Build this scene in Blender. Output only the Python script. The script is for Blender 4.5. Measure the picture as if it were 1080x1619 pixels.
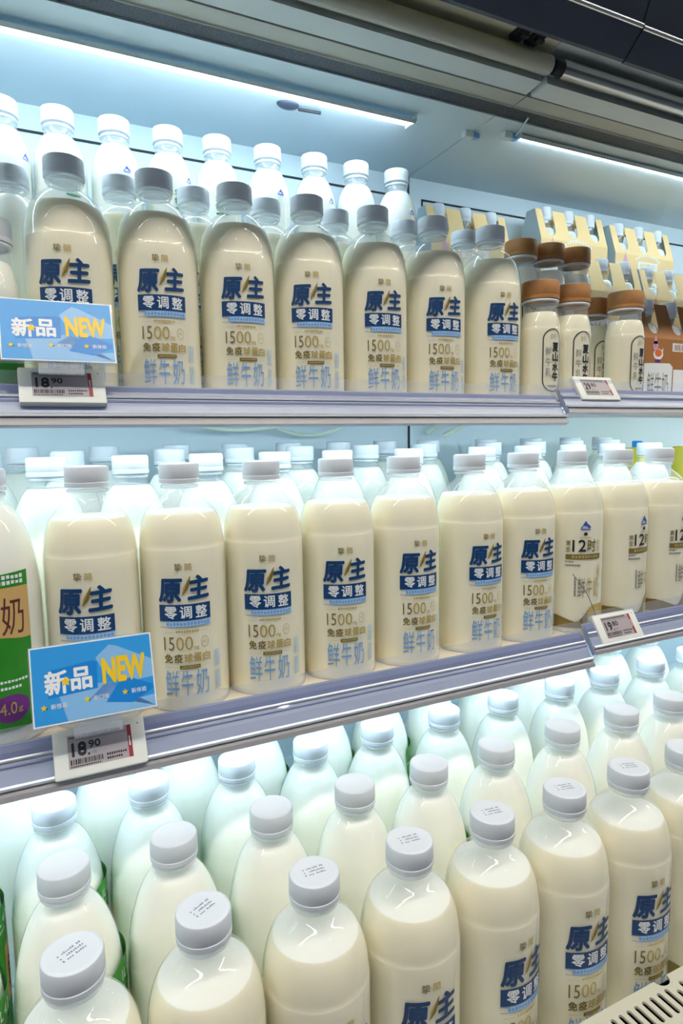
import bpy, bmesh, math, random
from mathutils import Vector, Matrix
random.seed(7)
for o in list(bpy.data.objects):
    bpy.data.objects.remove(o, do_unlink=True)
SC = bpy.context.scene
COL = SC.collection
EYE = 1.35                      # camera height above the shop floor, metres

# ------------------------------------------------------------------ camera
def look_axes(yaw, pitch, roll):
    w = Vector((math.sin(yaw)*math.cos(pitch), math.cos(yaw)*math.cos(pitch), -math.sin(pitch)))
    r = Vector((math.cos(yaw), -math.sin(yaw), 0)); d = w.cross(r)
    c, s = math.cos(roll), math.sin(roll)
    return c*r + s*d, -s*r + c*d, w
R_, D_, W_ = look_axes(0.4525865, 0.1144699, 0.0151353)
cam = bpy.data.cameras.new('camera'); camo = bpy.data.objects.new('camera', cam); COL.objects.link(camo)
cam.sensor_fit = 'HORIZONTAL'; cam.sensor_width = 36; cam.lens = 1012.196/1080*36
cam.clip_start = 0.02
camo.matrix_world = Matrix(((R_.x, -D_.x, -W_.x, 0), (R_.y, -D_.y, -W_.y, 0), (R_.z, -D_.z, -W_.z, EYE), (0, 0, 0, 1)))
SC.camera = camo

# ------------------------------------------------------------------ light levels
LED_TOP = 27.0
LED_SHELF = 27.0
LED_COL = (0.76, 0.93, 1.0)
STORE_L = 55.0
STORE_COL = (1.0, 0.93, 0.80)
WORLD_COL = (0.56, 0.72, 0.95); WORLD_S = 0.16
SC.view_settings.view_transform = 'Standard'
SC.view_settings.look = 'None'
SC.view_settings.gamma = 1.0
SC.view_settings.use_curve_mapping = False
SC.view_settings.exposure = 0.0
SC.cycles.max_bounces = 12
SC.cycles.diffuse_bounces = 9
SC.cycles.transparent_max_bounces = 32
SC.cycles.caustics_reflective = False
SC.cycles.caustics_refractive = False
wd = bpy.data.worlds.new('world'); SC.world = wd; wd.use_nodes = True
bg = wd.node_tree.nodes['Background']; bg.inputs[0].default_value = (*WORLD_COL, 1); bg.inputs[1].default_value = WORLD_S

# ------------------------------------------------------------------ materials
def lin(c):
    return tuple((v/255/12.92 if v/255 <= .04045 else ((v/255+.055)/1.055)**2.4) for v in c)
def mat(name, rgb, rough=.5, metal=0.0, spec=.5, coat=0.0, sss=0.0, noise=0.0, scale=30, bump=0.0):
    m = bpy.data.materials.new(name); m.use_nodes = True
    nt = m.node_tree; b = nt.nodes['Principled BSDF']
    c = lin(rgb)
    b.inputs['Base Color'].default_value = (*c, 1); b.inputs['Roughness'].default_value = rough
    b.inputs['Metallic'].default_value = metal; b.inputs['Specular IOR Level'].default_value = spec
    b.inputs['Coat Weight'].default_value = coat
    if sss:
        b.inputs['Subsurface Weight'].default_value = sss
        b.inputs['Subsurface Radius'].default_value = (.026, .020, .010); b.inputs['Subsurface Scale'].default_value = 1.0
    if noise or bump:
        tc = nt.nodes.new('ShaderNodeTexCoord'); n = nt.nodes.new('ShaderNodeTexNoise')
        n.inputs['Scale'].default_value = scale; n.inputs['Detail'].default_value = 4
        nt.links.new(tc.outputs['Object'], n.inputs['Vector'])
        if noise:
            mx = nt.nodes.new('ShaderNodeMix'); mx.data_type = 'RGBA'
            mx.inputs[6].default_value = (*[v*(1-noise) for v in c], 1); mx.inputs[7].default_value = (*[min(1, v*(1+noise)) for v in c], 1)
            nt.links.new(n.outputs['Fac'], mx.inputs[0]); nt.links.new(mx.outputs[2], b.inputs['Base Color'])
        if bump:
            bp = nt.nodes.new('ShaderNodeBump'); bp.inputs['Strength'].default_value = bump; bp.inputs['Distance'].default_value = .001
            nt.links.new(n.outputs['Fac'], bp.inputs['Height']); nt.links.new(bp.outputs['Normal'], b.inputs['Normal'])
    return m
def emit(name, col, s):
    m = bpy.data.materials.new(name); m.use_nodes = True; nt = m.node_tree; nt.nodes.clear()
    o = nt.nodes.new('ShaderNodeOutputMaterial'); e = nt.nodes.new('ShaderNodeEmission')
    e.inputs[0].default_value = (*col, 1); e.inputs[1].default_value = s; nt.links.new(e.outputs[0], o.inputs[0])
    return m
def clear(name, tint=(1, 1, 1), film=.05, filmcol=(.9, .95, .97), rough=.03, ior=1.5):
    """thin clear plastic: see-through, glossy by Fresnel, with a slight milky film"""
    m = bpy.data.materials.new(name); m.use_nodes = True; nt = m.node_tree; nt.nodes.clear()
    o = nt.nodes.new('ShaderNodeOutputMaterial')
    t = nt.nodes.new('ShaderNodeBsdfTransparent'); t.inputs[0].default_value = (*tint, 1)
    d = nt.nodes.new('ShaderNodeBsdfDiffuse'); d.inputs[0].default_value = (*filmcol, 1)
    g = nt.nodes.new('ShaderNodeBsdfGlossy'); g.inputs['Roughness'].default_value = rough
    f = nt.nodes.new('ShaderNodeFresnel'); f.inputs[0].default_value = ior
    a = nt.nodes.new('ShaderNodeMixShader'); a.inputs[0].default_value = film
    b = nt.nodes.new('ShaderNodeMixShader')
    geo = nt.nodes.new('ShaderNodeNewGeometry')
    inv = nt.nodes.new('ShaderNodeMath'); inv.operation = 'SUBTRACT'; inv.use_clamp = True; inv.inputs[0].default_value = .8
    mul = nt.nodes.new('ShaderNodeMath'); mul.operation = 'MULTIPLY'
    nt.links.new(geo.outputs['Backfacing'], inv.inputs[1]); nt.links.new(inv.outputs[0], mul.inputs[0]); nt.links.new(f.outputs[0], mul.inputs[1])
    nt.links.new(t.outputs[0], a.inputs[1]); nt.links.new(d.outputs[0], a.inputs[2])
    nt.links.new(mul.outputs[0], b.inputs[0]); nt.links.new(a.outputs[0], b.inputs[1]); nt.links.new(g.outputs[0], b.inputs[2])
    nt.links.new(b.outputs[0], o.inputs[0])
    return m
M = {
 'milk': mat('milk_cream', (247, 240, 216), .35, sss=.3),
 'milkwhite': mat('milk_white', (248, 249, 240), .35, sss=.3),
 'shell': clear('clear_bottle_plastic', film=.16),
 'frosted': clear('frosted_acrylic', tint=(.95, .97, 1), film=.15, filmcol=(.75, .8, .95), rough=.35),
 'acrylic': clear('clear_acrylic', tint=(.95, .97, 1), film=.10, filmcol=(.75, .8, .95)),
 'ring': clear('clear_collar', film=.45, filmcol=(.85, .9, .95)),
 'cap': mat('white_cap_plastic', (220, 226, 237), .45),
 'dateink': mat('date_ink', (128, 134, 160), .6),
 'brown': mat('brown_cap', (180, 126, 74), .55, noise=.15, scale=90),
 'navy': mat('ink_navy', (14, 62, 116), .4),
 'sky': mat('ink_sky', (120, 168, 228), .4),
 'sky2': mat('ink_sky_light', (176, 208, 240), .4),
 'white': mat('ink_white', (240, 244, 250), .4),
 'gold': mat('ink_gold_foil', (206, 182, 108), .38, metal=.35),
 'bronze': mat('ink_bronze_foil_shade', (136, 118, 66), .4, metal=.25),  # bronze print, and the darker reflection painted on gold foil lettering
 'green': mat('ink_green', (44, 138, 36), .4, noise=.2, scale=60),
 'dgreen': mat('ink_dark_green', (22, 120, 84), .4),
 'tan': mat('ink_tan', (214, 176, 112), .5),
 'maroon': mat('ink_maroon', (96, 44, 48), .5),
 'purple': mat('ink_purple', (112, 44, 134), .45),
 'lilac': mat('ink_lilac', (206, 150, 210), .45),
 'cobalt': mat('ink_cobalt', (46, 86, 196), .4),
 'black': mat('ink_black', (34, 38, 46), .5),
 'grey': mat('ink_grey', (128, 130, 128), .5),
 'orange': mat('ink_orange', (238, 110, 44), .5),
 'pink': mat('ink_pink', (228, 170, 196), .5),
 'cardblue': mat('card_blue', (52, 158, 236), .35),
 'cardlight': mat('card_light_blue', (138, 192, 244), .35),
 'carddeep': mat('card_deep_blue', (24, 134, 222), .35),
 'yellow': mat('card_yellow', (246, 206, 36), .4),
 'paper': mat('white_paper', (240, 244, 248), .5),
 'tag': mat('tag_plastic', (232, 234, 232), .5),
 'eink': mat('tag_screen', (176, 166, 172), .35),
 'red': mat('tag_red', (150, 40, 56), .45),
 'cream': mat('cream_liner', (238, 222, 190), .6, noise=.05, scale=40),
 'metal': mat('white_metal', (224, 234, 236), .45, noise=.03, scale=15),
 'inner': mat('cabinet_liner', (206, 222, 232), .42, noise=.03, scale=6),
 'void': mat('slot_shade_black', (14, 16, 18), .95, spec=0.0),
 'dark': mat('dark_gap', (30, 40, 48), .7),
 'raila': mat('rail_violet', (116, 126, 164), .3, coat=.4, noise=.06, scale=25),
 'railb': mat('rail_lavender', (160, 170, 198), .3, coat=.4, noise=.05, scale=25),
 'railc': mat('rail_silver', (188, 194, 206), .28, metal=.35, noise=.05, scale=25),
 'raild': mat('rail_grey', (150, 148, 154), .4, metal=.2),
 'alu': mat('aluminium', (196, 200, 204), .25, metal=.9),
 'beige': mat('beige_metal', (206, 202, 180), .5, noise=.06, scale=10),
 'slat': mat('blind_slat_white', (212, 220, 224), .4),
 'rail': mat('rail_beige', (176, 176, 168), .45),
 'canopy': mat('canopy_charcoal', (52, 60, 80), .35, noise=.15, scale=20),
 'canopy2': mat('canopy_black', (38, 44, 56), .3),
 'chrome': mat('chrome_edge', (206, 206, 206), .2, metal=.9),
 'olive': mat('olive_yellow', (150, 146, 40), .5),
 'hose': mat('clear_hose', (206, 220, 206), .3),
 'carton': mat('carton_apricot', (240, 208, 150), .6, noise=.05, scale=20),
 'cartonb': mat('carton_brown', (168, 114, 62), .6, noise=.05, scale=20),
 'cardboard': mat('carton_grey_inside', (176, 190, 196), .7),
 'guard': mat('guard_cream', (204, 203, 188), .5),
 'floor': mat('shop_floor_tile', (96, 98, 100), .35, noise=.06, scale=3),
 'ledtop': emit('led_diffuser_top', LED_COL, LED_TOP),
 'ledshelf': emit('led_diffuser_shelf', LED_COL, LED_SHELF),
 'store': emit('store_tube', STORE_COL, STORE_L),
 'spot': emit('store_spot', (1, .97, .92), 160),
 'yellowbox': mat('yellow_carton', (214, 208, 80), .5),
}
def honeycomb():
    m = bpy.data.materials.new('honeycomb_dark'); m.use_nodes = True; nt = m.node_tree; b = nt.nodes['Principled BSDF']
    tc = nt.nodes.new('ShaderNodeTexCoord'); v = nt.nodes.new('ShaderNodeTexVoronoi'); v.feature = 'DISTANCE_TO_EDGE'; v.inputs['Scale'].default_value = 260
    n = nt.nodes.new('ShaderNodeTexNoise'); n.inputs['Scale'].default_value = 14; n.inputs['Detail'].default_value = 5
    r = nt.nodes.new('ShaderNodeValToRGB'); r.color_ramp.elements[0].color = (*lin((78, 86, 102)), 1); r.color_ramp.elements[1].color = (*lin((34, 40, 52)), 1); r.color_ramp.elements[1].position = .25
    mx = nt.nodes.new('ShaderNodeMix'); mx.data_type = 'RGBA'; mx.blend_type = 'MULTIPLY'; mx.inputs[0].default_value = .7
    nt.links.new(tc.outputs['Object'], v.inputs['Vector']); nt.links.new(tc.outputs['Object'], n.inputs['Vector'])
    nt.links.new(v.outputs['Distance'], r.inputs[0]); nt.links.new(r.outputs[0], mx.inputs[6]); nt.links.new(n.outputs['Fac'], mx.inputs[7])
    nt.links.new(mx.outputs[2], b.inputs['Base Color']); b.inputs['Roughness'].default_value = .6
    return m
M['honey'] = honeycomb()

# ------------------------------------------------------------------ object helpers
def tag(o, label, cat, group=None, kind=None):
    o['label'] = label; o['category'] = cat
    if group: o['group'] = group
    if kind: o['kind'] = kind
    return o
def thing(name, loc, label, cat, group=None, rz=0.0):
    o = bpy.data.objects.new(name, None); COL.objects.link(o); o.empty_display_size = .03
    o.location = (loc[0], loc[1], loc[2] + EYE); o.rotation_euler = (0, 0, rz)
    return tag(o, label, cat, group)
def finish(bm, name, mats, smooth=True, angle=35):
    me = bpy.data.meshes.new(name)
    bmesh.ops.recalc_face_normals(bm, faces=bm.faces)
    bm.to_mesh(me); bm.free()
    for m in (mats if isinstance(mats, (list, tuple)) else [mats]): me.materials.append(M[m])
    if smooth:
        me.shade_smooth(); me.set_sharp_from_angle(angle=math.radians(angle))
    return me
def obj(name, me, parent=None, loc=None):
    o = bpy.data.objects.new(name, me); COL.objects.link(o)
    if parent is not None: o.parent = parent
    if loc is not None: o.location = loc if parent is not None else (loc[0], loc[1], loc[2] + EYE)
    return o
def structure(name, me, loc=(0, 0, 0)):
    o = obj(name, me, None, loc); o['kind'] = 'structure'; return o
def box(bm, x0, x1, y0, y1, z0, z1, mi=0, bevel=0):
    n0 = len(bm.faces)
    r = bmesh.ops.create_cube(bm, size=1, matrix=Matrix.Translation(((x0+x1)/2, (y0+y1)/2, (z0+z1)/2)) @ Matrix.Diagonal((x1-x0, y1-y0, z1-z0, 1)))
    fs = set(f for v in r['verts'] for f in v.link_faces)
    for f in fs: f.material_index = mi
    if bevel:
        es = set(e for v in r['verts'] for e in v.link_edges)
        bmesh.ops.bevel(bm, geom=list(es), offset=bevel, segments=2, affect='EDGES', profile=.6)
    return bm
def box_me(name, x0, x1, y0, y1, z0, z1, m, bevel=0):
    bm = bmesh.new(); box(bm, x0, x1, y0, y1, z0, z1, 0, bevel); return finish(bm, name, m)
def lathe(bm, prof, seg=44, mi=0, close_top=False, close_bot=False, x=0, y=0):
    rings = []
    for r, z in prof:
        rings.append([bm.verts.new((x + r*math.cos(2*math.pi*k/seg), y + r*math.sin(2*math.pi*k/seg), z)) for k in range(seg)])
    for a, b in zip(rings, rings[1:]):
        for k in range(seg):
            f = bm.faces.new((a[k], a[(k+1) % seg], b[(k+1) % seg], b[k])); f.material_index = mi
    if close_bot: bm.faces.new(list(reversed(rings[0]))).material_index = mi
    if close_top: bm.faces.new(rings[-1]).material_index = mi
    return bm
def lathe_me(name, prof, m, seg=44, top=True, bot=True, angle=35):
    bm = bmesh.new(); lathe(bm, prof, seg, 0, top, bot); return finish(bm, name, m, angle=angle)
def extrude_x(bm, pts, x0, x1, mi=0):
    a = [bm.verts.new((x0, y, z)) for y, z in pts]; b = [bm.verts.new((x1, y, z)) for y, z in pts]
    n = len(pts)
    for k in range(n):
        f = bm.faces.new((a[k], a[(k+1) % n], b[(k+1) % n], b[k])); f.material_index = mi
    bm.faces.new(list(reversed(a))).material_index = mi; bm.faces.new(b).material_index = mi
    return bm
def prism_me(name, pts, x0, x1, m, smooth=False):
    bm = bmesh.new(); extrude_x(bm, pts, x0, x1); return finish(bm, name, m, smooth)
def tube(bm, pts, r, seg=10, mi=0):
    pts = [Vector(p) for p in pts]; rings = []
    up = Vector((0, 0, 1))
    for i, p in enumerate(pts):
        t = (pts[min(i+1, len(pts)-1)] - pts[max(i-1, 0)]).normalized()
        a = t.cross(up); a = a.normalized() if a.length > 1e-4 else Vector((1, 0, 0)); b = a.cross(t)
        rings.append([bm.verts.new(p + r*(math.cos(2*math.pi*k/seg)*a + math.sin(2*math.pi*k/seg)*b)) for k in range(seg)])
    for a, b in zip(rings, rings[1:]):
        for k in range(seg):
            bm.faces.new((a[k], a[(k+1) % seg], b[(k+1) % seg], b[k])).material_index = mi
    bm.faces.new(rings[0]).material_index = mi; bm.faces.new(rings[-1]).material_index = mi
    return bm
def spline(pts, n=8):
    P = [Vector(p) for p in pts]; out = []
    for i in range(len(P)-1):
        p0, p1, p2, p3 = P[max(i-1, 0)], P[i], P[i+1], P[min(i+2, len(P)-1)]
        for k in range(n):
            t = k/n
            out.append(.5*((2*p1) + (p2-p0)*t + (2*p0-5*p1+4*p2-p3)*t*t + (3*p1-p0-3*p2+p3)*t**3))
    out.append(P[-1]); return out

# ------------------------------------------------------------------ flat artwork (lettering, shapes), laid flat or wrapped on a bottle
_tcache = {}
def glyphs(s, bold):
    key = (s, bold)
    if key in _tcache: return _tcache[key]
    c = bpy.data.curves.new('lettering', 'FONT'); c.body = s; c.offset = bold; c.resolution_u = 3
    o = bpy.data.objects.new('lettering', c); COL.objects.link(o); bpy.context.view_layer.update()
    me = bpy.data.meshes.new_from_object(o.evaluated_get(bpy.context.evaluated_depsgraph_get()))
    v = [(q.co.x, q.co.y) for q in me.vertices]; f = [tuple(q.vertices) for q in me.polygons]
    bpy.data.objects.remove(o); bpy.data.curves.remove(c); bpy.data.meshes.remove(me)
    xs = [q[0] for q in v]; ys = [q[1] for q in v]
    x0, x1, y0, y1 = min(xs), max(xs), min(ys), max(ys)
    _tcache[key] = ([((a-x0)/(x1-x0), (b-y0)/(y1-y0)) for a, b in v], f)
    return _tcache[key]
class Art:
    """flat coloured shapes in millimetres: x across, z up, stacked in thin layers"""
    def __init__(s): s.bm = bmesh.new(); s.mats = []
    def mi(s, m):
        if m not in s.mats: s.mats.append(m)
        return s.mats.index(m)
    def poly(s, pts, m, lay=1):
        f = s.bm.faces.new([s.bm.verts.new((x, lay, z)) for x, z in pts]); f.material_index = s.mi(m)
        if len(pts) > 4: bmesh.ops.triangulate(s.bm, faces=[f])
    def rect(s, x0, x1, z0, z1, m, lay=1): s.poly([(x0, z0), (x1, z0), (x1, z1), (x0, z1)], m, lay)
    def ell(s, cx, cz, rx, rz, m, lay=1, n=24):
        s.poly([(cx+rx*math.cos(2*math.pi*k/n), cz+rz*math.sin(2*math.pi*k/n)) for k in range(n)], m, lay)
    def star(s, cx, cz, r, m, lay=1):
        pts = [(cx+(r if k % 2 == 0 else r*.48)*math.sin(math.pi*k/5), cz+(r if k % 2 == 0 else r*.48)*math.cos(math.pi*k/5)) for k in range(10)]
        for k in range(10): s.poly([(cx, cz), pts[k], pts[(k+1) % 10]], m, lay)
    def text(s, t, x0, x1, z0, z1, m, bold=0.0, lay=2, skew=0.0, rise=0.0):
        if bold > .009:
            w, h = x1-x0, z1-z0; n = max(1, len(t)); ox, oz = bold*w/n*.62, bold*h*.62
            for k in range(8):
                q = math.pi*k/4; dx, dz = ox*math.cos(q), oz*math.sin(q)
                s.text(t, x0+ox+dx, x1-ox+dx, z0+oz+dz, z1-oz+dz, m, 0, lay+.06*k, skew, rise)
            return
        v, f = glyphs(t, 0.0); i = s.mi(m)
        vs = [s.bm.verts.new((x0+a*(x1-x0)+skew*(b-.5)*(z1-z0), lay, z0+b*(z1-z0)+rise*a)) for a, b in v]
        for q in f:
            try: s.bm.faces.new([vs[k] for k in q]).material_index = i
            except ValueError: pass
    def marks(s, x0, x1, z0, z1, m, n=10, lay=2, fill=.72):
        """a line of print too small to read"""
        w = (x1-x0)/n
        for k in range(n):
            a = x0+k*w; h = (z1-z0)
            s.rect(a, a+w*fill, z0+h*random.choice((0, 0, .12)), z1-h*random.choice((0, 0, .15)), m, lay)
    def ring(s, pts_out, pts_in, m, lay=2):
        n = len(pts_out)
        for k in range(n): s.poly([pts_out[k], pts_out[(k+1) % n], pts_in[(k+1) % n], pts_in[k]], m, lay)
    def wrap(s, name, radius, phi0=0.0, step=2.5):
        """bend round an upright cylinder; x = 0 faces -Y turned by phi0"""
        xs = [v.co.x for v in s.bm.verts]
        k = math.floor(min(xs)/step)+1
        while k*step < max(xs):
            bmesh.ops.bisect_plane(s.bm, geom=s.bm.verts[:]+s.bm.edges[:]+s.bm.faces[:], plane_co=(k*step, 0, 0), plane_no=(1, 0, 0)); k += 1
        for v in s.bm.verts:
            a = v.co.x/1000/radius + phi0; r = radius + .00012 + .00013*v.co.y
            v.co = (r*math.sin(a), -r*math.cos(a), v.co.z/1000)
        return s._done(name)
    def flat(s, name, gap=.00012):
        for v in s.bm.verts: v.co = (v.co.x/1000, -gap*v.co.y, v.co.z/1000)
        return s._done(name)
    def _done(s, name):
        for f in s.bm.faces: f.normal_update()
        me = bpy.data.meshes.new(name); s.bm.to_mesh(me); s.bm.free()
        for m in s.mats: me.materials.append(M[m])
        return me
def stadium(cx, z0, z1, hw, n=10):
    p = []
    for k in range(n+1): a = math.pi*k/n; p.append((cx+hw*math.cos(a), z1-hw+hw*math.sin(a)))
    for k in range(n+1): a = math.pi+math.pi*k/n; p.append((cx+hw*math.cos(a), z0+hw+hw*math.sin(a)))
    return p
def mountain(a, cx, cz, s, m='cobalt'):
    a.poly([(cx-s, cz-s*.55), (cx-s*.5, cz-s*.1), (cx-s*.62, cz-s*.55)], m, 2)
    a.poly([(cx-s*.62, cz-s*.2), (cx-s*.05, cz+s*.75), (cx+s*.15, cz+s*.4), (cx-s*.15, cz-s*.1)], m, 2)
    a.poly([(cx+s*.05, cz+s*.6), (cx+s*.55, cz-s*.1), (cx+s*.1, cz-s*.25), (cx-s*.2, cz+.05*s)], m, 2)
    a.poly([(cx+s*.35, cz-s*.05), (cx+s*.65, cz+s*.05), (cx+s, cz-s*.55), (cx+s*.3, cz-s*.5)], m, 2)
    a.rect(cx-s*.9, cx+s*.9, cz-s*.85, cz-s*.65, m, 2)

# ------------------------------------------------------------------ the cabinet shell
K = 1.039
ZC = .481; YB = 1.07; XL, XR = -.8, 2.6; XS = .668
structure('floor', box_me('floor', -4, 6, -5, YB+.1, -EYE-.05, -EYE, 'floor'))
bm = bmesh.new(); box(bm, XL, XS-.001, YB, YB+.03, -EYE, .7); structure('wall_back', finish(bm, 'wall', 'inner'))
bm = bmesh.new(); box(bm, XS+.001, XR, YB, YB+.03, -EYE, .7); structure('wall_back_2', finish(bm, 'wall', 'inner'))
structure('wall_left', box_me('wall', XL-.03, XL, .40, YB+.03, -EYE, .7, 'inner'))
structure('wall_right', box_me('wall', XR, XR+.03, .40, YB+.03, -EYE, .7, 'inner'))
bm = bmesh.new(); box(bm, XL, XS-.0008, .821, YB, ZC, ZC+.02); structure('ceiling', finish(bm, 'ceiling', 'inner'))
bm = bmesh.new(); box(bm, XS+.0008, XR, .821, YB, ZC, ZC+.02); structure('ceiling_2', finish(bm, 'ceiling', 'inner'))
# groove lines near the top of the back wall and between its panels
structure('trim_1', box_me('trim', XL, XS-.012, YB-.002, YB-.0003, .4425, .4455, 'dark'))
structure('trim_2', box_me('trim', XS+.03, XR, YB-.002, YB-.0003, .4425, .4455, 'dark'))
structure('trim_3', box_me('trim', XS-.002, XS+.002, YB-.002, YB-.0003, -.62, ZC, 'dark'))
structure('trim_4', box_me('trim', XS+.029, XS+.032, YB-.002, YB-.0003, .33, .4455, 'dark'))

# canopy front: outlet grille, rails, blind, charcoal fascia
def canopy(x0, x1, left):
    where = 'longer, over the bottles with blue lettering' if left else 'over the cartons'
    n = 'left' if left else 'right'
    g = thing('air_outlet_grille', ((x0+x1)/2, .80, ZC), 'dark honeycomb air outlet under the canopy, section ' + where, 'vent', 'air outlets of the canopy')
    obj('honeycomb', box_me('honeycomb', x0-(x0+x1)/2, x1-(x0+x1)/2, -.0195, .0205, .002, .012, 'honey'), g)
    r = obj('lip', prism_me('lip', [(-.048, -.004), (-.0215, -.004), (-.0200, -.006), (-.0190, -.006), (-.0190, .0018), (-.0215, .006), (-.048, .006)], x0-(x0+x1)/2+.001, x1-(x0+x1)/2-.001, 'rail'), g)
    b = thing('night_blind', ((x0+x1)/2, .736, ZC), 'roll-up night blind with pale bottom slat, section ' + where, 'blind', 'night blinds')
    xa, xb = x0-(x0+x1)/2+.003, x1-(x0+x1)/2-.003
    obj('slat', prism_me('slat', [(-.018, -.001), (.014, -.003), (.0152, .008), (-.014, .010)] if left else [(-.022, -.004), (.010, -.006), (.0112, .006), (-.02, .007)], xa, xb, 'slat'), b)
    bm = bmesh.new(); rr = .012
    pts = [(-.030+rr*math.cos(2*math.pi*k/28), .014+rr*math.sin(2*math.pi*k/28)) for k in range(28)]
    extrude_x(bm, pts, xa+.014, xb); o = obj('roller', finish(bm, 'roller', 'rail' if left else 'alu'), b)
    bm = bmesh.new(); pts = [(-.030+.009*math.cos(2*math.pi*k/20), .014+.009*math.sin(2*math.pi*k/20)) for k in range(20)]
    extrude_x(bm, pts, xa+.001, xa+.014) if not left else extrude_x(bm, pts, xb+.0005, xb+.002); obj('end_bracket', finish(bm, 'end_bracket', 'dark'), b)
    return
SEAMX = .667
canopy(XL, SEAMX, True); canopy(SEAMX, XR, False)
structure('ceiling_3', box_me('ceiling', XL, SEAMX-.001, .595, .825, .515, .53, 'beige'))
structure('ceiling_4', box_me('ceiling', SEAMX+.001, XR, .595, .825, .515, .53, 'slat'))
structure('trim_5', prism_me('trim', [(.618, .500), (.640, .500), (.652, .515), (.615, .515)], XL, SEAMX-.03, 'olive'))
for nm, x0, x1, dz in (('trim_6', XL, SEAMX+.012, 0), ('trim_7', SEAMX+.0135, XR, -.0015)):
    bm = bmesh.new()
    extrude_x(bm, [(.5945, .45+dz), (.5945, .53+dz), (.60, .53+dz), (.60, .45+dz)], x0, x1)
    extrude_x(bm, [(.570, .4725+dz), (.570, .4775+dz), (.5945, .455+dz), (.5945, .45+dz)], x0, x1)
    structure(nm, finish(bm, 'fascia', 'canopy', False))
    bm = bmesh.new()
    pts = [(.5705+.003*math.cos(a), .4750+dz+.003*math.sin(a)) for a in [math.pi*2*k/14 for k in range(14)]]
    extrude_x(bm, pts, x0, x1); structure(nm.replace('6', '8').replace('7', '9'), finish(bm, 'edge', 'chrome'))
    bm = bmesh.new(); extrude_x(bm, [(.570, .4775+dz), (.556, .515+dz), (.556, .66+dz), (.60, .66+dz), (.60, .53+dz), (.5945, .455+dz)], x0, x1)
    structure(nm.replace('6', '10').replace('7', '11'), finish(bm, 'fascia', 'canopy2', False))
sg = thing('canopy_sign_strip', (.85, .5515, .555), 'olive yellow strip along the front of the charcoal canopy', 'sign')
obj('board', box_me('board', -1.5, 1.7, 0, .004, -.034, .06, 'olive'), sg)
for k, (x, y) in enumerate(((.601, .692), (.6265, .692))):
    hk = thing('blind_hook', (x, y, .515), ('first' if k == 0 else 'second') + ' small black hook on the beige canopy underside, counted from the blind roller', 'hook', 'black hooks under the canopy')
    obj('plate', box_me('plate', -.009, .009, -.012, .012, -.006, 0, 'black', .001), hk)
    obj('claw', prism_me('claw', [(-.010, -.006), (-.004, -.006), (-.006, -.012), (-.012, -.012)], -.006, .006, 'black'), hk)

# LED strips: slim housing with a diffuser that leans to the back of the cabinet
def led(name, x0, x1, y, z, w, tilt, m, label, group):
    t = thing(name, ((x0+x1)/2, y, z), label, 'light', group); h = (x1-x0)/2
    c, s = math.cos(tilt), math.sin(tilt)
    def rot(p): return (p[0]*c-p[1]*s, p[0]*s+p[1]*c)
    hs = [rot(p) for p in ((-w/2-.0010, -.0026), (-w/2-.0002, -.0026), (-w/2-.0002, .0024), (w/2-.002, .0024), (w/2-.002, .0032), (-w/2-.0010, .0032))]
    obj('housing', prism_me('housing', hs, -h, h, 'metal'), t)
    ds = [rot(p) for p in ((-w/2, -.0030), (w/2-.002, -.0030), (w/2, -.001), (w/2, .0023), (-w/2, .0023))]
    obj('diffuser', prism_me('diffuser', ds, -h+.004, h-.004, m, False), t)
    for sx in (-1, 1): obj('end_cap', box_me('end_cap', sx*h-.002, sx*h+.002, -w/2-.001, w/2+.001, -.003, .005, 'metal', .0005), t)
    return t
la = led('led_strip', XL+.01, .554, .8775, ZC-.0075, .0265, .30, 'ledtop', 'bright white light strip on the cabinet ceiling above the blue-lettered bottles', 'light strips on the cabinet ceiling')
lb = led('led_strip', .742, XR-.01, .853, .4768, .0140, .30, 'ledtop', 'thinner bright light strip on the cabinet ceiling above the cartons', 'light strips on the cabinet ceiling')
led('led_strip', XL+.01, XS-.01, .722, .031, .012, .45, 'ledshelf', 'light strip tucked under the upper shelf, unit with the blue cards', 'light strips under the shelves')
led('led_strip', XS+.01, XR-.01, .722, .031, .012, .45, 'ledshelf', 'light strip tucked under the upper shelf of the unit with cartons', 'light strips under the shelves')
led('led_strip', XL+.01, XS-.01, .632, -.286, .012, .45, 'ledshelf', 'light strip tucked under the middle shelf, unit with the blue cards', 'light strips under the shelves')
led('led_strip', XS+.01, XR-.01, .632, -.286, .012, .45, 'ledshelf', 'light strip tucked under the middle shelf of the gold-banded bottles', 'light strips under the shelves')
# wiring clips between the two strips
for x, y, lbl in ((.664, .878, 'small blue and white wiring clip on the ceiling beside the panel seam'), (.724, .856, 'small blue wiring clip at the end of the thinner light strip')):
    c = thing('wiring_clip', (x, y, ZC), lbl, 'clip', 'wiring clips on the ceiling')
    obj('block', box_me('block', -.012, .004, -.006, .006, -.010, 0, 'metal', .001), c)
    obj('plug', box_me('plug', .0045, .016, -.005, .005, -.009, -.001, 'cardlight', .001), c)
bm = bmesh.new(); tube(bm, spline([(.733, .850, ZC-.004), (.730, .838, ZC-.004), (.724, .824, ZC-.003), (.720, .806, ZC+.0015)]), .0014)
tag(obj('cord', finish(bm, 'cord', 'metal'), None, (0, 0, 0)), 'short white cord from the light strip up to the honeycomb grille', 'cord')
th = thing('temperature_probe', (.370, .918, ZC), 'dark oval probe with a short stem stuck to the cabinet ceiling', 'probe')
bm = bmesh.new(); bmesh.ops.create_uvsphere(bm, u_segments=24, v_segments=12, radius=1, matrix=Matrix.Diagonal((.017, .011, .006, 1)))
obj('bulb', finish(bm, 'bulb', 'canopy'), th)
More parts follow.
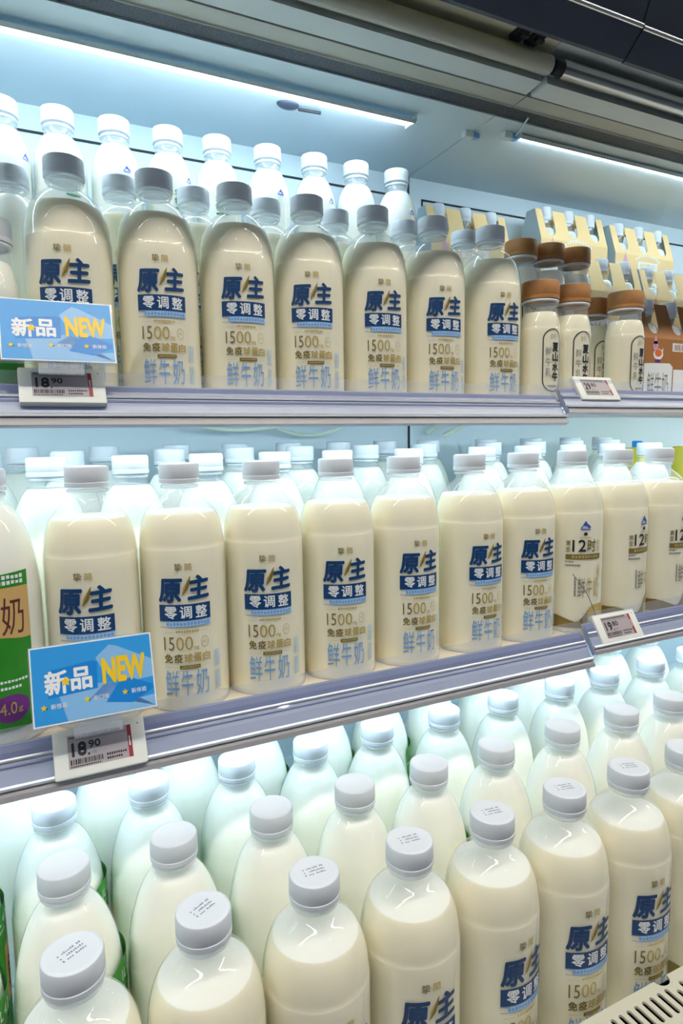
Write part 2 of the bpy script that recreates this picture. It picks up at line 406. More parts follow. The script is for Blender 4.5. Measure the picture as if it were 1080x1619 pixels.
bm = bmesh.new(); tube(bm, [(.016, -.001, -.004), (.05, -.004, -.004)], .0022); obj('stem', finish(bm, 'stem', 'dark'), th)

# ------------------------------------------------------------------ shelves
T33 = math.radians(33)
def rail_pt(y, z, s, o):        # s metres down the sloping face, o metres out of it
    return (y - s*math.sin(T33) - o*math.cos(T33), z - s*math.cos(T33) + o*math.sin(T33))
def make_shelf(x0, x1, deck, back, ry, rz, L, label):
    t = thing('shelf', ((x0+x1)/2, (ry+back)/2, deck), label, 'shelf', 'shelves of the cabinet')
    ox, oy, oz = (x0+x1)/2, (ry+back)/2, deck
    a, b = x0-ox, x1-ox
    obj('deck', box_me('deck', a, b, ry+.002-oy, back-oy, -.0045, -.0012, 'metal'), t)
    obj('liner', box_me('liner', a+.001, b-.001, ry+.004-oy, back-.01-oy, -.0012, 0, 'cream'), t)
    def P(s, o): q = rail_pt(ry, rz, s, o); return (q[0]-oy, q[1]-oz)
    rail = obj('price_rail', prism_me('price_rail', [P(0, -.004), P(0, 0), P(.0150, 0), P(L*.78, 0), P(L, .001), P(L, -.005), P(L*.5, -.006)], a+.0005, b-.0005, 'railb'), t)
    for nm, s0, s1, o0, o1, m in (('channel', .002, .0145, .0003, .0006, 'raila'), ('insert_strip', .0155, L*.76, .0003, .0012, 'railb'), ('groove', L*.40, L*.46, .0013, .0018, 'raila'),
                              ('ridge', L*.76, L*.84, .0005, .0042, 'railc'), ('bottom_edge', L*.84, L+.001, .0002, .0018, 'raild'), ('ridge', .0135, .0165, .0003, .0026, 'railc')):
        obj(nm, prism_me(nm, [P(s0, o0), P(s0, o1), P((s0+s1)/2, o1+.0004), P(s1, o1), P(s1, o0)], a+.001, b-.001, m), rail)
    # upright clear lip in front of the goods
    y0 = ry-oy; z0 = rz-oz
    obj('clear_lip', prism_me('clear_lip', [(y0-.001, z0-.004), (y0-.0022, z0-.004), (y0-.0022+.002, z0+.0135), (y0+.0012, z0+.0135)], a+.001, b-.001, 'acrylic'), t)
    for f in (.02, .98):
        pass
    return t
US, MS, BD = .0447, -.2723, -.5908
SU, SM = .6885, .652
make_shelf(XL, SU, US, 1.02, .705, .057, .0478, 'upper shelf holding the blue-lettered bottles and the card above its price tag')
make_shelf(SU+.002, XR, US, 1.02, .705, .067, .042, 'upper shelf holding the brown-capped bottles and cartons')
make_shelf(XL, SM, MS, 1.02, .612, -.262, .0478, 'middle shelf holding the row of blue-lettered bottles')
make_shelf(SM+.002, XR, MS, 1.02, .612, -.252, .043, 'middle shelf holding the gold-banded bottles')
# deck of the well and its front
structure('floor_2', box_me('deck', XL, XR, .385, YB, BD-.02, BD, 'metal'))
structure('trim_12', box_me('apron', XL, XR, -.02+.385, .3849, -EYE, -.60, 'canopy'))
# slotted return-air guard in front of the bottom bottles
def guard():
    t = thing('air_return_guard', (.45, .38, -.532), 'cream slotted guard along the front of the bottom bottles', 'guard')
    cu = bpy.data.curves.new('guard', 'CURVE'); cu.dimensions = '2D'; cu.fill_mode = 'BOTH'; cu.extrude = .0012
    def add(pts):
        s = cu.splines.new('POLY'); s.points.add(len(pts)-1)
        for p, q in zip(s.points, pts): p.co = (q[0], q[1], 0, 1)
        s.use_cyclic_u = True
    # outline with one rounded notch in the rear edge
    nx, nr = .5245-.45, .0092
    out = [(-.35, -.075), (.75, -.075), (.75, 0)] + [(nx+nr*math.cos(a)*1.0, -.0085*math.sin(a)) for a in [math.pi*k/12 for k in range(13)]] + [(-.35, 0)]
    add(out)
    k = -36
    while k < 40:
        x = .5072-.45 + .01028*k
        rows = ((-.0105 if abs(x-nx) > .0055 else -.0163, -.034), (-.045, -.066))
        for y1, y0 in rows:
            hw = .0024
            add([(x+hw*math.cos(a), y1-hw+hw*math.sin(a)) for a in [math.pi*q/8 for q in range(9)]] + [(x-hw*math.cos(a), y0+hw-hw*math.sin(a)) for a in [math.pi*q/8 for q in range(9)]])
        k += 1
    o = bpy.data.objects.new('guard', cu); COL.objects.link(o); bpy.context.view_layer.update()
    me = bpy.data.meshes.new_from_object(o.evaluated_get(bpy.context.evaluated_depsgraph_get())); bpy.data.objects.remove(o)
    me.materials.clear(); me.materials.append(M['guard']); obj('slotted_plate', me, t)
    obj('rear_wall', box_me('rear_wall', -.35, nx-.009, -.0022, 0, -.058, -.0012, 'guard'), t)
    obj('rear_wall', box_me('rear_wall', nx+.009, .75, -.0022, 0, -.058, -.0012, 'guard'), t)
    bm = bmesh.new(); box(bm, -.35, .75, -.075, -.003, -.110, -.104); box(bm, -.35, .75, -.0036, -.0026, -.104, -.0016); obj('duct', finish(bm, 'duct', 'void', False), t)  # black floor and added lining stand in for the shade inside the slots
guard()

# ------------------------------------------------------------------ bottles
BR = .0441
CH = .2495
PA = [(.0375, .0006), (.0405, .0022), (.0428, .006), (BR, .012), (BR, .150), (.0434, .166), (.0424, .178), (.0400, .189), (.0362, .1985), (.0310, .2065), (.0250, .2125), (.0195, .2165), (.0172, .2195), (.0172, .2275)]
PB = [(.0375, .0006), (.0405, .0022), (.0428, .006), (BR, .012), (BR, .125), (.0432, .143), (.0415, .160), (.0388, .176), (.0350, .190), (.0300, .203), (.0245, .2125), (.0200, .218), (.0182, .221), (.0178, .2275)]
PD = [(.027, .0006), (.0305, .003), (.0326, .008), (.033, .014), (.033, .145), (.0325, .158), (.0308, .170), (.0277, .181), (.0235, .190), (.0200, .195), (.0178, .1985), (.0172, .212)]
PE = [(.024, .0006), (.0282, .0025), (.030, .007), (.030, .012), (.030, .100), (.0296, .110), (.0283, .120), (.0262, .1285), (.0246, .1345), (.0243, .151)]
PS = [(.020, .0006), (.0235, .0025), (.025, .007), (.025, .105), (.0242, .118), (.021, .131), (.0165, .137), (.0130, .142), (.0125, .156)]
def smooth_prof(p, n=3):
    out = []
    for i in range(len(p)-1):
        p0, p1, p2, p3 = [Vector((*p[j], 0)) for j in (max(i-1, 0), i, i+1, min(i+2, len(p)-1))]
        if (p2-p1).length > .05: out.append(p[i]); continue
        for k in range(n):
            t = k/n; q = .5*((2*p1)+(p2-p0)*t+(2*p0-5*p1+4*p2-p3)*t*t+(3*p1-p0-3*p2+p3)*t**3); out.append((min(q.x, max(r for r, z in p)), q.y))
    out.append(p[-1]); return out
def inside(prof, level, gap=.0009):
    q = []
    for r, z in smooth_prof(prof):
        if z >= level: break
        q.append((r-gap, max(z, .0016)))
    # radius at the milk surface
    P = smooth_prof(prof)
    for (r0, z0), (r1, z1) in zip(P, P[1:]):
        if z0 <= level <= z1:
            r = r0+(r1-r0)*(level-z0)/(z1-z0)-gap; q += [(r, level-.0004), (r-.0006, level), (r*.5, level-.0002)]; break
    return q
def cap_prof(r, z0, z1):
    return [(r-.002, z0), (r-.0002, z0), (r, z0+.0012), (r, z0+.0042), (r-.0005, z0+.0046), (r-.0005, z0+.0052), (r-.0001, z0+.0058), (r-.0003, z1-.002), (r-.0009, z1-.0007), (r-.0022, z1), (r-.004, z1), (r-.0048, z1-.0003), (.004, z1-.0003)]
def neck_ring(r, z): return [(r-.003, z-.0012), (r, z-.001), (r+.0006, z), (r, z+.0022), (r-.003, z+.0026)]
ME = {}
ME['shellA'] = lathe_me('bottle_body', smooth_prof(PA), 'shell', top=False, angle=60)
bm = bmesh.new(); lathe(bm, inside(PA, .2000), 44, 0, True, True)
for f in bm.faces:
    if f.calc_center_median().z > .1994: f.material_index = 1  # whiter milk surface: cooler light from above put into its colour
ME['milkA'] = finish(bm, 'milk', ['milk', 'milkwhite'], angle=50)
ME['shellB'] = lathe_me('bottle_body', smooth_prof(PB), 'shell', top=False, angle=60)
ME['milkB'] = lathe_me('milk', inside(PB, .2165), 'milkwhite', angle=50)
ME['shellD'] = lathe_me('bottle_body', smooth_prof(PD), 'shell', top=False, angle=60)
ME['milkD'] = lathe_me('milk', inside(PD, .1955), 'milkwhite', angle=50)
ME['shellE'] = lathe_me('bottle_body', smooth_prof(PE), 'shell', top=False, angle=60)
ME['milkE'] = lathe_me('milk', inside(PE, .1330), 'milk', angle=50)
ME['milkEw'] = lathe_me('milk', inside(PE, .1330), 'milkwhite', angle=50)
ME['shellS'] = lathe_me('bottle_body', smooth_prof(PS), 'shell', seg=28, top=False, angle=60)
ME['milkS'] = lathe_me('milk', inside(PS, .136), 'milkwhite', seg=28, angle=50)
ME['cap'] = lathe_me('cap', cap_prof(.0206, .2295, CH), 'cap')
ME['collar'] = lathe_me('collar', neck_ring(.0188, .2255), 'ring', top=False, bot=False)
ME['capD'] = lathe_me('cap', cap_prof(.0206, .2115, .2310), 'cap')
ME['collarD'] = lathe_me('collar', neck_ring(.0188, .2065), 'ring', top=False, bot=False)
ME['capE'] = lathe_me('cap', cap_prof(.0275, .152, .178), 'brown')
ME['capEw'] = lathe_me('cap', cap_prof(.0275, .152, .175), 'cap')
ME['collarE'] = lathe_me('collar', neck_ring(.0262, .149), 'cap', top=False, bot=False)
ME['capS'] = lathe_me('cap', cap_prof(.0140, .152, .1765), 'cap', seg=28)

# printing on each kind of bottle -------------------------------------------------
def print_a():  # bronze left and gold right glyphs put the foil's reflection into the ink
    a = Art()
    a.text('挚', -9, -1.5, 145, 152.5, 'bronze', .01); a.text('简', .5, 8, 145, 152.5, 'gold', .01)
    a.text('原', -25.5, -2.5, 113, 137.5, 'navy', .065, skew=.08)
    a.text('主', 3.5, 25.5, 115, 139.5, 'navy', .06, rise=1.2, skew=.06)
    a.poly([(-2.5, 121), (-1.2, 128), (3.0, 135), (6.3, 140), (5.5, 133), (3.2, 126), (-.4, 121.5)], 'gold', 3)
    a.poly([(-2.8, 120), (6.3, 140), (5.5, 133), (3.2, 126)], 'bronze', 4)
    a.rect(-26, 26, 94.5, 111, 'navy', 1)
    a.text('零', -20.5, -8, 96.5, 109.2, 'white', .03); a.text('调', -5.5, 6.5, 96.5, 109.2, 'white', .03); a.text('整', 10, 22, 96.5, 109.2, 'white', .03)
    a.rect(-26, 26, 93.5, 94.3, 'sky', 1)
    a.rect(-26, 26, 88, 88.6, 'sky', 1); a.rect(-18, 26, 88.6, 93.5, 'sky2', 1); a.marks(-19, 25, 89.6, 92.8, 'sky', 13)
    a.marks(-10, 13, 82.2, 84.6, 'gold', 9); a.rect(-23, -11, 82.6, 82.9, 'gold'); a.rect(14, 22, 82.6, 82.9, 'gold')
    a.text('15', -22.5, -12, 64.3, 78, 'bronze', .0); a.text('00', -10.3, 6.3, 64.3, 78, 'gold', .0); a.text('mg', 7, 12, 63.3, 67.5, 'gold', .02)
    n = 20; cx, cz = 18.5, 71
    a.ring([(cx+4.2*math.cos(2*math.pi*k/n), cz+6*math.sin(2*math.pi*k/n)) for k in range(n)], [(cx+3.7*math.cos(2*math.pi*k/n), cz+5.4*math.sin(2*math.pi*k/n)) for k in range(n)], 'gold')
    a.text('原生', cx-2.4, cx+2.4, cz-1.5, cz+1.3, 'gold', .0)
    a.text('免', -22.5, -14, 51.3, 60.8, 'bronze', .04); a.text('疫', -12.8, -4.2, 51.3, 60.8, 'bronze', .04)
    for k, ch in enumerate('球蛋白'): a.text(ch, -3+9.3*k, 5.4+9.3*k, 51.3, 60.6, 'gold', .04)
    a.rect(-22, -8, 46.6, 46.9, 'gold'); a.rect(14, 22, 46.6, 46.9, 'gold'); a.rect(-7.5, 13, 44.8, 48.5, 'bronze', 1); a.marks(-5.5, 12, 45.7, 47.6, 'gold', 9)
    a.text('鲜', -22.5, -9, 16.5, 44, 'sky', -.006); a.text('牛', -6.5, 5, 16.5, 44, 'sky', -.006); a.text('奶', 8, 21.5, 16.5, 44, 'sky', -.006)
    for x in (29, 31.8, 34.6):
        for z0, z1, n in ((18, 38, 9), (42, 60, 8)):
            for k in range(n): a.rect(x, x+2, z0+(z1-z0)*k/n, z0+(z1-z0)*(k+.65)/n, 'sky2')
    return a
def print_b():
    a = Art()
    a.poly([(-46, 16), (46, 16), (46, 160), (20, 158), (-20, 158), (-46, 160)], 'green', 1)
    wav = [(x, 97+4*math.sin((x+10)/12)+.12*x) for x in range(-46, 47, 4)]
    a.poly(wav + [(46, 146), (-46, 146)], 'tan', 2)
    for r, (z0, z1) in enumerate(((153.5, 157), (148.5, 152))): a.marks(4, 42, z0, z1, 'white', 10, 2)
    a.text('鲜', -24, -5, 103, 137, 'maroon', 0, 3); a.text('牛', -2, 17, 103, 137, 'maroon', 0, 3); a.text('奶', 20.5, 40, 103, 137, 'maroon', 0, 3)
    a.rect(-38, -2, 50, 92, 'lilac', 2); a.rect(-36, -4, 52, 90, 'purple', 3); a.text('4.0', -33, -7, 60, 82, 'white', .01, 4)
    a.marks(4, 40, 60, 62.5, 'white', 12, 2); a.marks(4, 34, 54, 56.5, 'white', 10, 2)
    a.ell(24, 36, 16, 13, 'purple', 2); a.text('4.0', 14, 28, 31, 42, 'gold', .01, 3); a.text('g', 29, 33, 31, 36, 'gold', .01, 3)
    return a
def print_h():
    a = Art()
    a.rect(-56, 56, 16, 136, 'green', 1); a.rect(-56, 56, 139, 160, 'green', 1)
    a.poly([(-56, 160), (-40, 163.5), (-20, 161.5), (0, 160)], 'green', 1); a.poly([(0, 160), (18, 161), (38, 164), (56, 160)], 'green', 1)
    for x in (-40, -6, 28): a.text('1L 4.0', x, x+20, 144, 154, 'white', .02, 2)
    a.rect(-30, 30, 60, 120, 'tan', 2); a.text('鲜牛奶', -26, 26, 72, 106, 'maroon', .012, 3)
    return a
def print_c():
    a = Art()
    mountain(a, 0, 150, 8)
    a.poly([(-3, 138), (-1.2, 140), (0, 138.6), (1.2, 140), (3, 138), (2.2, 135.6), (-2.2, 135.6)], 'black', 2); a.marks(-8, 8, 132, 133.4, 'gold', 10)
    a.text('黄', -26, -19.5, 122, 129, 'bronze', .02); a.text('金', -26, -19.5, 113.5, 121, 'bronze', .01)
    a.text('12', -17.5, 1, 113.5, 130, 'black', .04); a.text('时', 3, 16.5, 113, 130.5, 'bronze', .03)
    a.text('鲜', 18, 25, 121, 129, 'gold', .0); a.text('萃', 18, 25, 112.5, 120, 'gold', .0)
    a.rect(-26, 26, 103, 110, 'bronze', 1); a.marks(-18, 22, 104.6, 108.4, 'gold', 9)
    a.marks(-26, -15, 98.5, 101, 'grey', 4); a.marks(-26, -6, 93.5, 96, 'grey', 8)
    n = 18
    a.ring([(24+5*math.cos(2*math.pi*k/n), 85+9*math.sin(2*math.pi*k/n)) for k in range(n)], [(24+4.5*math.cos(2*math.pi*k/n), 85+8.4*math.sin(2*math.pi*k/n)) for k in range(n)], 'gold')
    a.marks(22, 26, 80, 89, 'gold', 2)
    for z in range(0, 26, 3): a.rect(-14, -11.5, 52+z, 54+z, 'grey'); 
    a.text('鲜', -9.5, 1, 50, 78, 'grey', -.004); a.text('牛', 3, 12, 50, 78, 'gold', -.004); a.text('奶', 14, 24, 50, 78, 'gold', -.004)
    W = [x*3.0 for x in range(-20, 21)]
    def top(x):
        u = max(0, min(1, (x+12)/28)); v = max(0, min(1, (-4-x)/40)); return 15+24*u*u*(3-2*u)+10*v*v*(3-2*v)
    for k in range(len(W)-1): a.poly([(W[k], 7), (W[k+1], 7), (W[k+1], top(W[k+1])), (W[k], top(W[k]))], 'gold' if W[k] > 4 else 'bronze', 1)
    return a
def print_d():
    a = Art()
    mountain(a, 11, 160, 5.5)
    a.text('华', -13.5, -5, 133, 142.5, 'dgreen', .015); a.text('山', -3.5, 5, 133, 142.5, 'dgreen', .015)
    a.text('牧', -13.5, -5, 122, 131.5, 'dgreen', .015); a.text('场', -3.5, 5, 122, 131.5, 'dgreen', .015)
    a.poly([(-13.5, 119), (-12, 116.5), (-4, 115.5), (6, 117.5), (7, 119), (-3, 119.3)], 'dgreen', 1)
   
    return a
def print_e():
    a = Art()
    o, i = stadium(0, 18, 108, 16), stadium(0, 19.6, 106.4, 14.4)
    a.ring(o, i, 'black', 2)
    n = 14
    a.ring([(2+3.4*math.cos(2*math.pi*k/n), 97+3.4*math.sin(2*math.pi*k/n)) for k in range(n)], [(2+2.9*math.cos(2*math.pi*k/n), 97+2.9*math.sin(2*math.pi*k/n)) for k in range(n)], 'grey')
    a.marks(-3.5, -2.3, 92, 101, 'grey', 1); a.text('华', .2, 3.8, 95, 99, 'grey', .0)
    for k, ch in enumerate('夏山水牛'): a.text(ch, -1, 11, 75.5-14*k, 88.5-14*k, 'black', .07)
    for k, ch in enumerate('鲜牛乳'): a.text(ch, -11.5, -3, 70-15*k, 82-15*k, 'grey', .004)
    a.marks(-7, 8, 25, 28, 'grey', 8)
    return a
def print_g():
    a = Art(); a.rect(-36, 36, 14, 96, 'green', 1); a.text('鲜牛奶', -17, 17, 52, 66, 'white', .01, 3)
    return a
def date_print():
    a = Art()
    for r in range(3):
        for k in range(11):
            if random.random() < .86: a.rect(-8.5+1.6*k, -7.4+1.6*k, 3.6-3.6*r, 5.4-3.6*r-random.choice((0, .6)), 'dateink', 1)
    for v in a.bm.verts: v.co = (v.co.x/1000, v.co.z/1000, .00012)
    return a._done('date_print')
ME['printA'] = print_a().wrap('printing', BR, 0)
ME['printB'] = print_b().wrap('printed_label', BR, 0)
ME['printH'] = print_h().wrap('printed_label', BR, 0)
ME['printC'] = print_c().wrap('printing', BR, 0)
ME['printD'] = print_d().wrap('printing', .033, 0)
ME['printE'] = print_e().wrap('printing', .030, 0)
ME['printG'] = print_g().wrap('printed_label', .030, 0)
ME['date'] = date_print()
KIND = {
 'A': ('milk_bottle', 'shellA', 'milkA', 'cap', 'collar', 'printA', 'printing', 'clear bottle of cream milk with blue lettering'),
 'B': ('milk_bottle', 'shellB', 'milkB', 'cap', 'collar', 'printB', 'printed_label', 'white-capped milk bottle with green label'),
 'C': ('milk_bottle', 'shellA', 'milkA', 'cap', 'collar', 'printC', 'printing', 'clear milk bottle with gold band and black numerals'),
 'D': ('milk_bottle', 'shellD', 'milkD', 'capD', 'collarD', 'printD', 'printing', 'slim white milk bottle with green lettering'),
 'E': ('milk_bottle', 'shellE', 'milkE', 'capE', 'collarE', 'printE', 'printing', 'small brown-capped milk bottle with black outlined label'),
 'F': ('milk_bottle', 'shellE', 'milkEw', 'capE', 'collarE', 'printE', 'printing', 'small brown-capped bottle of white milk'),
 'G': ('milk_bottle', 'shellE', 'milkEw', 'capEw', 'collarE', 'printG', 'printed_label', 'small white-capped bottle with green label'),
 'H': ('milk_bottle', 'shellB', 'milkB', 'cap', 'collar', 'printH', 'printed_label', 'white-capped milk bottle with green label'),
 'W': ('milk_bottle', 'shellB', 'milkB', 'cap', 'collar', None, None, 'white-capped bottle of white milk'),
 'S': ('milk_bottle', 'shellS', 'milkS', 'capS', None, None, None, 'tiny white-capped bottle'),
}
PROTO = {}
def copy_tree(o, parent=None):
    c = o.copy(); COL.objects.link(c)
    if parent is not None: c.parent = parent
    for ch in list(o.children): copy_tree(ch, c)
    return c
def bottle(kind, x, y, z, label, group, phi=0.0, sz=1.0, date=None):
    nm, sh, mk, cp, co, pr, pn, _ = KIND[kind]
    key = (kind, date is not None)
    if key not in PROTO:
        t = thing(nm, (0, 0, 0), label, 'bottle', group)
        obj('bottle_body', ME[sh], t); obj('milk', ME[mk], t); c = obj('cap', ME[cp], t)
        if co: obj('collar', ME[co], t)
        if pr: obj(pn, ME[pr], t)
        if date is not None: obj('date_print', ME['date'], c, (0, 0, CH-.0003))
        PROTO[key] = t
    else:
        t = copy_tree(PROTO[key])
    t.location = (x, y, z + EYE); t.rotation_euler = (0, 0, phi); t.scale = (1, 1, sz)
    t['label'] = label; t['group'] = group
    if date is not None:
        for c in t.children:
            for g in c.children: g.rotation_euler = (0, 0, date - phi)
    return t
ORD = ['first', 'second', 'third', 'fourth', 'fifth', 'sixth', 'seventh', 'eighth', 'ninth', 'tenth', 'eleventh', 'twelfth']
def spaced(xs, d=.0889):
    xs = list(xs)
    for i in range(1, len(xs)):
        if xs[i]-xs[i-1] < d: xs[i] = xs[i-1]+d
    return xs
PH = -math.radians(-12.5)      # rotating by +a turns the print towards +X; the prints face slightly to -X
def rz(deg): return math.radians(deg)

# --- upper shelf
ux = [.0526, .1447, .2369, .3289, .4219, .5154, .6135]; uphi = [-11, -6.5, -7.5, -17, -9.5, -11, -8]
for i, x in enumerate(ux):
    bottle('A', x, .762, US, f'clear bottle of cream milk with blue lettering, {ORD[i]} from left along the upper shelf front', 'blue-lettered bottles on the upper shelf', rz(uphi[i]))
bottle('G', -.0275, .748, US, 'small white bottle with green label behind the upper blue card', 'small bottles on the upper shelf', rz(25))
bottle('W', .001, .86, US+.018, 'white-capped bottle behind the small green-labelled bottle on the upper shelf', 'bottles in the second row of the upper shelf', rz(0))
um = spaced([.122, .213, .311, .415, .531, .642])
for i, x in enumerate(um):
    bottle('A', x, .862, US+.026, f'blue-lettered bottle in the upper shelf second row, {ORD[i]} from left between the front caps', 'bottles in the second row of the upper shelf', rz(-8))
ub = [-.075, -.004, .062, .132, .203, .273, .350, .426, .499, .574]
for i, x in enumerate(ub):
    bottle('D', x, .955, US+.152+.006*x/.57, f'slim white bottle with green lettering, {ORD[i]} from left in the raised back row', 'slim white bottles at the back of the upper shelf', rz((25, 30, 28, -2, 22, 0, -6, 8, 18, -2)[i]))
ri = thing('display_riser', (.27, .863, US), 'low white step under the second row of bottles on the upper shelf', 'riser', 'display steps')
obj('step', box_me('step', -.255, .44, -.046, .046, .0002, .026, 'metal', .001), ri)
ri = thing('display_riser', (.27, .96, US), 'tall white step under the slim white bottles on the upper shelf', 'riser', 'display steps')
obj('step', box_me('step', -.46, .36, -.048, .048, .0002, .149, 'metal', .001), ri)
for i, (x, y, p) in enumerate(((.6935, .745, 12), (.7565, .746, 8), (.8625, .806, 12), (.872, .7455, 16))):
    lab = ('small brown-capped milk bottle beside the seventh blue-lettered bottle', 'small brown-capped milk bottle behind the small price tag', 'small brown-capped bottle set back behind its row', 'small brown-capped milk bottle beside the brown carton')[i]
    bottle('E', x, y, US, lab, 'brown-capped bottles along the shelf front', rz(p-16))
for i, x in enumerate((.769, .8295, .890)):
    bottle('F', x, .874, US+.101, f'brown-capped white bottle on the raised step, {ORD[i]} from the blue-lettered bottles', 'brown-capped bottles on the raised step', rz((-5, 8, 50)[i]))
ri = thing('display_riser', (.82, .868, US), 'white step under the raised brown-capped bottles', 'riser', 'display steps')
obj('step', box_me('step', -.085, .102, -.029, .031, .0002, .101, 'metal', .001), ri)

# --- cartons of three small bottles
ZF = .112
def notched(w, h, t, nx, nw, nd, name, m, lean):
    pts = [(-w/2, 0), (w/2, 0), (w/2, h)]
    for c in reversed(nx):
        pts += [(c+nw*.56, h), (c+nw*.5, h-nd+nw*.5)] + [(c+nw*.5*math.cos(a), h-nd+nw*.5-nw*.5*math.sin(a)) for a in [math.pi*k/8 for k in range(1, 8)]] + [(c-nw*.5, h-nd+nw*.5), (c-nw*.56, h)]
    pts += [(-w/2, h)]
    bm = bmesh.new(); f = bm.faces.new([bm.verts.new((x, 0, z)) for x, z in pts])
    r = bmesh.ops.extrude_face_region(bm, geom=[f]); bmesh.ops.translate(bm, vec=(0, t, 0), verts=[v for v in r['geom'] if isinstance(v, bmesh.types.BMVert)])
    bmesh.ops.triangulate(bm, faces=[q for q in bm.faces if len(q.verts) > 4])
    bmesh.ops.bisect_plane(bm, geom=bm.verts[:]+bm.edges[:]+bm.faces[:], plane_co=(0, 0, ZF), plane_no=(0, 0, 1))
    for v in bm.verts: v.co.y += lean*max(0, v.co.z-ZF)/(h-ZF)
    return finish(bm, name, m, False)
def carton(xc, yf, zt, label, brown=False, h=.172, rzd=0.0, bl='the carton'):
    w, dp = .178, .062
    z0 = zt-h
    t = thing('bottle_carton', (xc, yf, z0), label, 'carton', 'cartons of three bottles', rz(rzd))
    m = 'cartonb' if brown else 'carton'
    nx = [-.059, 0, .059]
    key = 'cart_' + m + '_'
    if key not in ME:
        ME[key] = notched(w, h, .0008, nx, .025, .052, 'front_panel', m, .019)
        ME[key+'b'] = notched(w, h, .0008, nx, .025, .052, 'back_panel', m, -.019)
        a = Art()
        if brown:
            a.ell(-60, 100, 6, 8, 'pink', 2); a.poly([(-65.5, 103), (-60, 117), (-54.5, 103)], 'pink', 2); a.marks(-63.5, -57, 98, 99.5, 'purple', 3, 3); a.marks(-63.5, -57, 101.5, 103, 'purple', 3, 3)
            a.ell(-53, 86, 12, 9, 'white', 2); a.ell(-53, 88, 8.5, 6, 'orange', 3); a.poly([(-46, 92), (-41.5, 97), (-42, 88)], 'white', 3); a.ell(-54, 75, 7, 3, 'purple', 2)
            a.poly([(-86, 2), (-18, 2), (-16, 66), (-24, 72), (-70, 71), (-86, 70)], 'white', 1); a.text('鲜牛奶', -78, -26, 14, 56, 'grey', -.004, 3)
            a.rect(-18, 42, 92, 106, 'white', 1); a.text('娟姗牛', -14, 38, 93.5, 104.5, 'cartonb', .01, 2)
            a.rect(-14, 88, 2, 62, 'white', 1)
        else:
            a.ell(-60, 96, 7, 9, 'pink', 2); a.poly([(-66.5, 99), (-60, 116), (-53.5, 99)], 'pink', 2); a.ell(-53, 86, 7.5, 6, 'white', 2); a.ell(-53, 87, 5, 4, 'orange', 3)
            a.rect(-22, 38, 84, 101, 'white', 1); a.text('娟姗牛', -16, 32, 87, 98, 'carton', .01, 2)
            for k in range(11):
                u = -1+2*k/10; a.rect(8+34*u-2, 8+34*u+1.6, 112-9*u*u, 117-9*u*u, 'paper', 2)
            a.rect(-82, 82, 8, 60, 'paper', 1); a.text('鲜牛奶', -60, 60, 14, 54, 'grey', -.004, 2)
        ME[key+'p'] = a.flat('printing')
        ME[key+'s'] = prism_me('side_panel', [(.0009, 0), (dp-.0009, 0), (dp-.0009, ZF), (dp-.0199, h), (.0199, h), (.0009, ZF)], -.0004, .0004, 'cardboard')
        ME[key+'f'] = box_me('base_panel', -w/2+.001, w/2-.001, .001, dp-.001, 0, .0008, 'cardboard')
    f = obj('front_panel', ME[key], t); obj('printing', ME[key+'p'], f)
    obj('back_panel', ME[key+'b'], t, (0, dp-.0008, 0)); obj('side_panel', ME[key+'s'], t, (-w/2+.0004, 0, 0)); obj('side_panel', ME[key+'s'], t, (w/2-.0004, 0, 0)); obj('base_panel', ME[key+'f'], t)
    for k, c in enumerate(nx):
        v = Matrix.Rotation(rz(rzd), 3, 'Z') @ Vector((c, .0268, 0))
        bottle('S', xc+v.x, yf+v.y, z0+.0009, f'tiny white-capped bottle, {ORD[k]} from left of three in ' + bl, 'tiny bottles in ' + bl)
def step_under(x0, x1, y0, y1, zt, label):
    ri = thing('display_riser', ((x0+x1)/2, (y0+y1)/2, US), label, 'riser', 'display steps')
    obj('step', box_me('step', -(x1-x0)/2, (x1-x0)/2, -(y1-y0)/2, (y1-y0)/2, .0002, zt-US, 'metal', .001), ri)
carton(1.0055, .985, .4395, 'apricot bottle carton at the ceiling, right of the gap in the top tier', bl='the first top-tier carton')
carton(1.207, .985, .4335, 'apricot bottle carton in the top tier, cut by the picture edge', bl='the second top-tier carton')
carton(.752, .985, .411, 'apricot carton half hidden behind the last blue-lettered bottle', bl='the half-hidden carton')
carton(1.0175, .905, .3295, 'apricot carton in the middle tier beside the raised brown-capped bottles', bl='the first middle-tier carton')
carton(1.203, .905, .3255, 'apricot carton in the middle tier, cut by the picture edge', bl='the second middle-tier carton')
carton(1.014, .752, US+.1735, 'brown carton with a white lower band on the upper shelf front', True, bl='the brown carton')
step_under(.915, 1.30, .982, 1.052, .4335-.172, 'white step under the two top-tier cartons')
step_under(.655, .85, .982, 1.052, .411-.172, 'white step under the half-hidden carton')
step_under(.926, 1.295, .903, .970, .3255-.172, 'white step under the two middle-tier cartons')

# --- middle shelf
mx = [.0500, .1393, .2285, .3190, .4108, .5098, .5987]; mphi = [-15, -11.5, -13.5, -12.5, -4, -2, -8]
for i, x in enumerate(mx):
    bottle('A', x, .670, MS, f'clear bottle of cream milk with blue lettering, {ORD[i]} from left along the middle shelf front', 'blue-lettered bottles on the middle shelf', rz(mphi[i]))
bottle('B', -.040, .668, MS, 'milk bottle with green and tan label beside the middle blue card', 'green-labelled bottles', rz(-14))
for i, (x, p) in enumerate(((.6882, -19), (.7787, 9), (.868, 6))):
    bottle('C', x, .670, MS, f'milk bottle with gold band and 12 in black, {ORD[i]} after the blue-lettered bottles', 'gold-banded bottles on the middle shelf', rz(p), 1.004)
m2 = spaced([-.075, .017, .106, .194, .282, .371, .485, .614, .704, .798, .888, .98])
m3 = spaced([-.05, .044, .172, .270, .362, .473, .582, .714, .814, .905, 1.0])
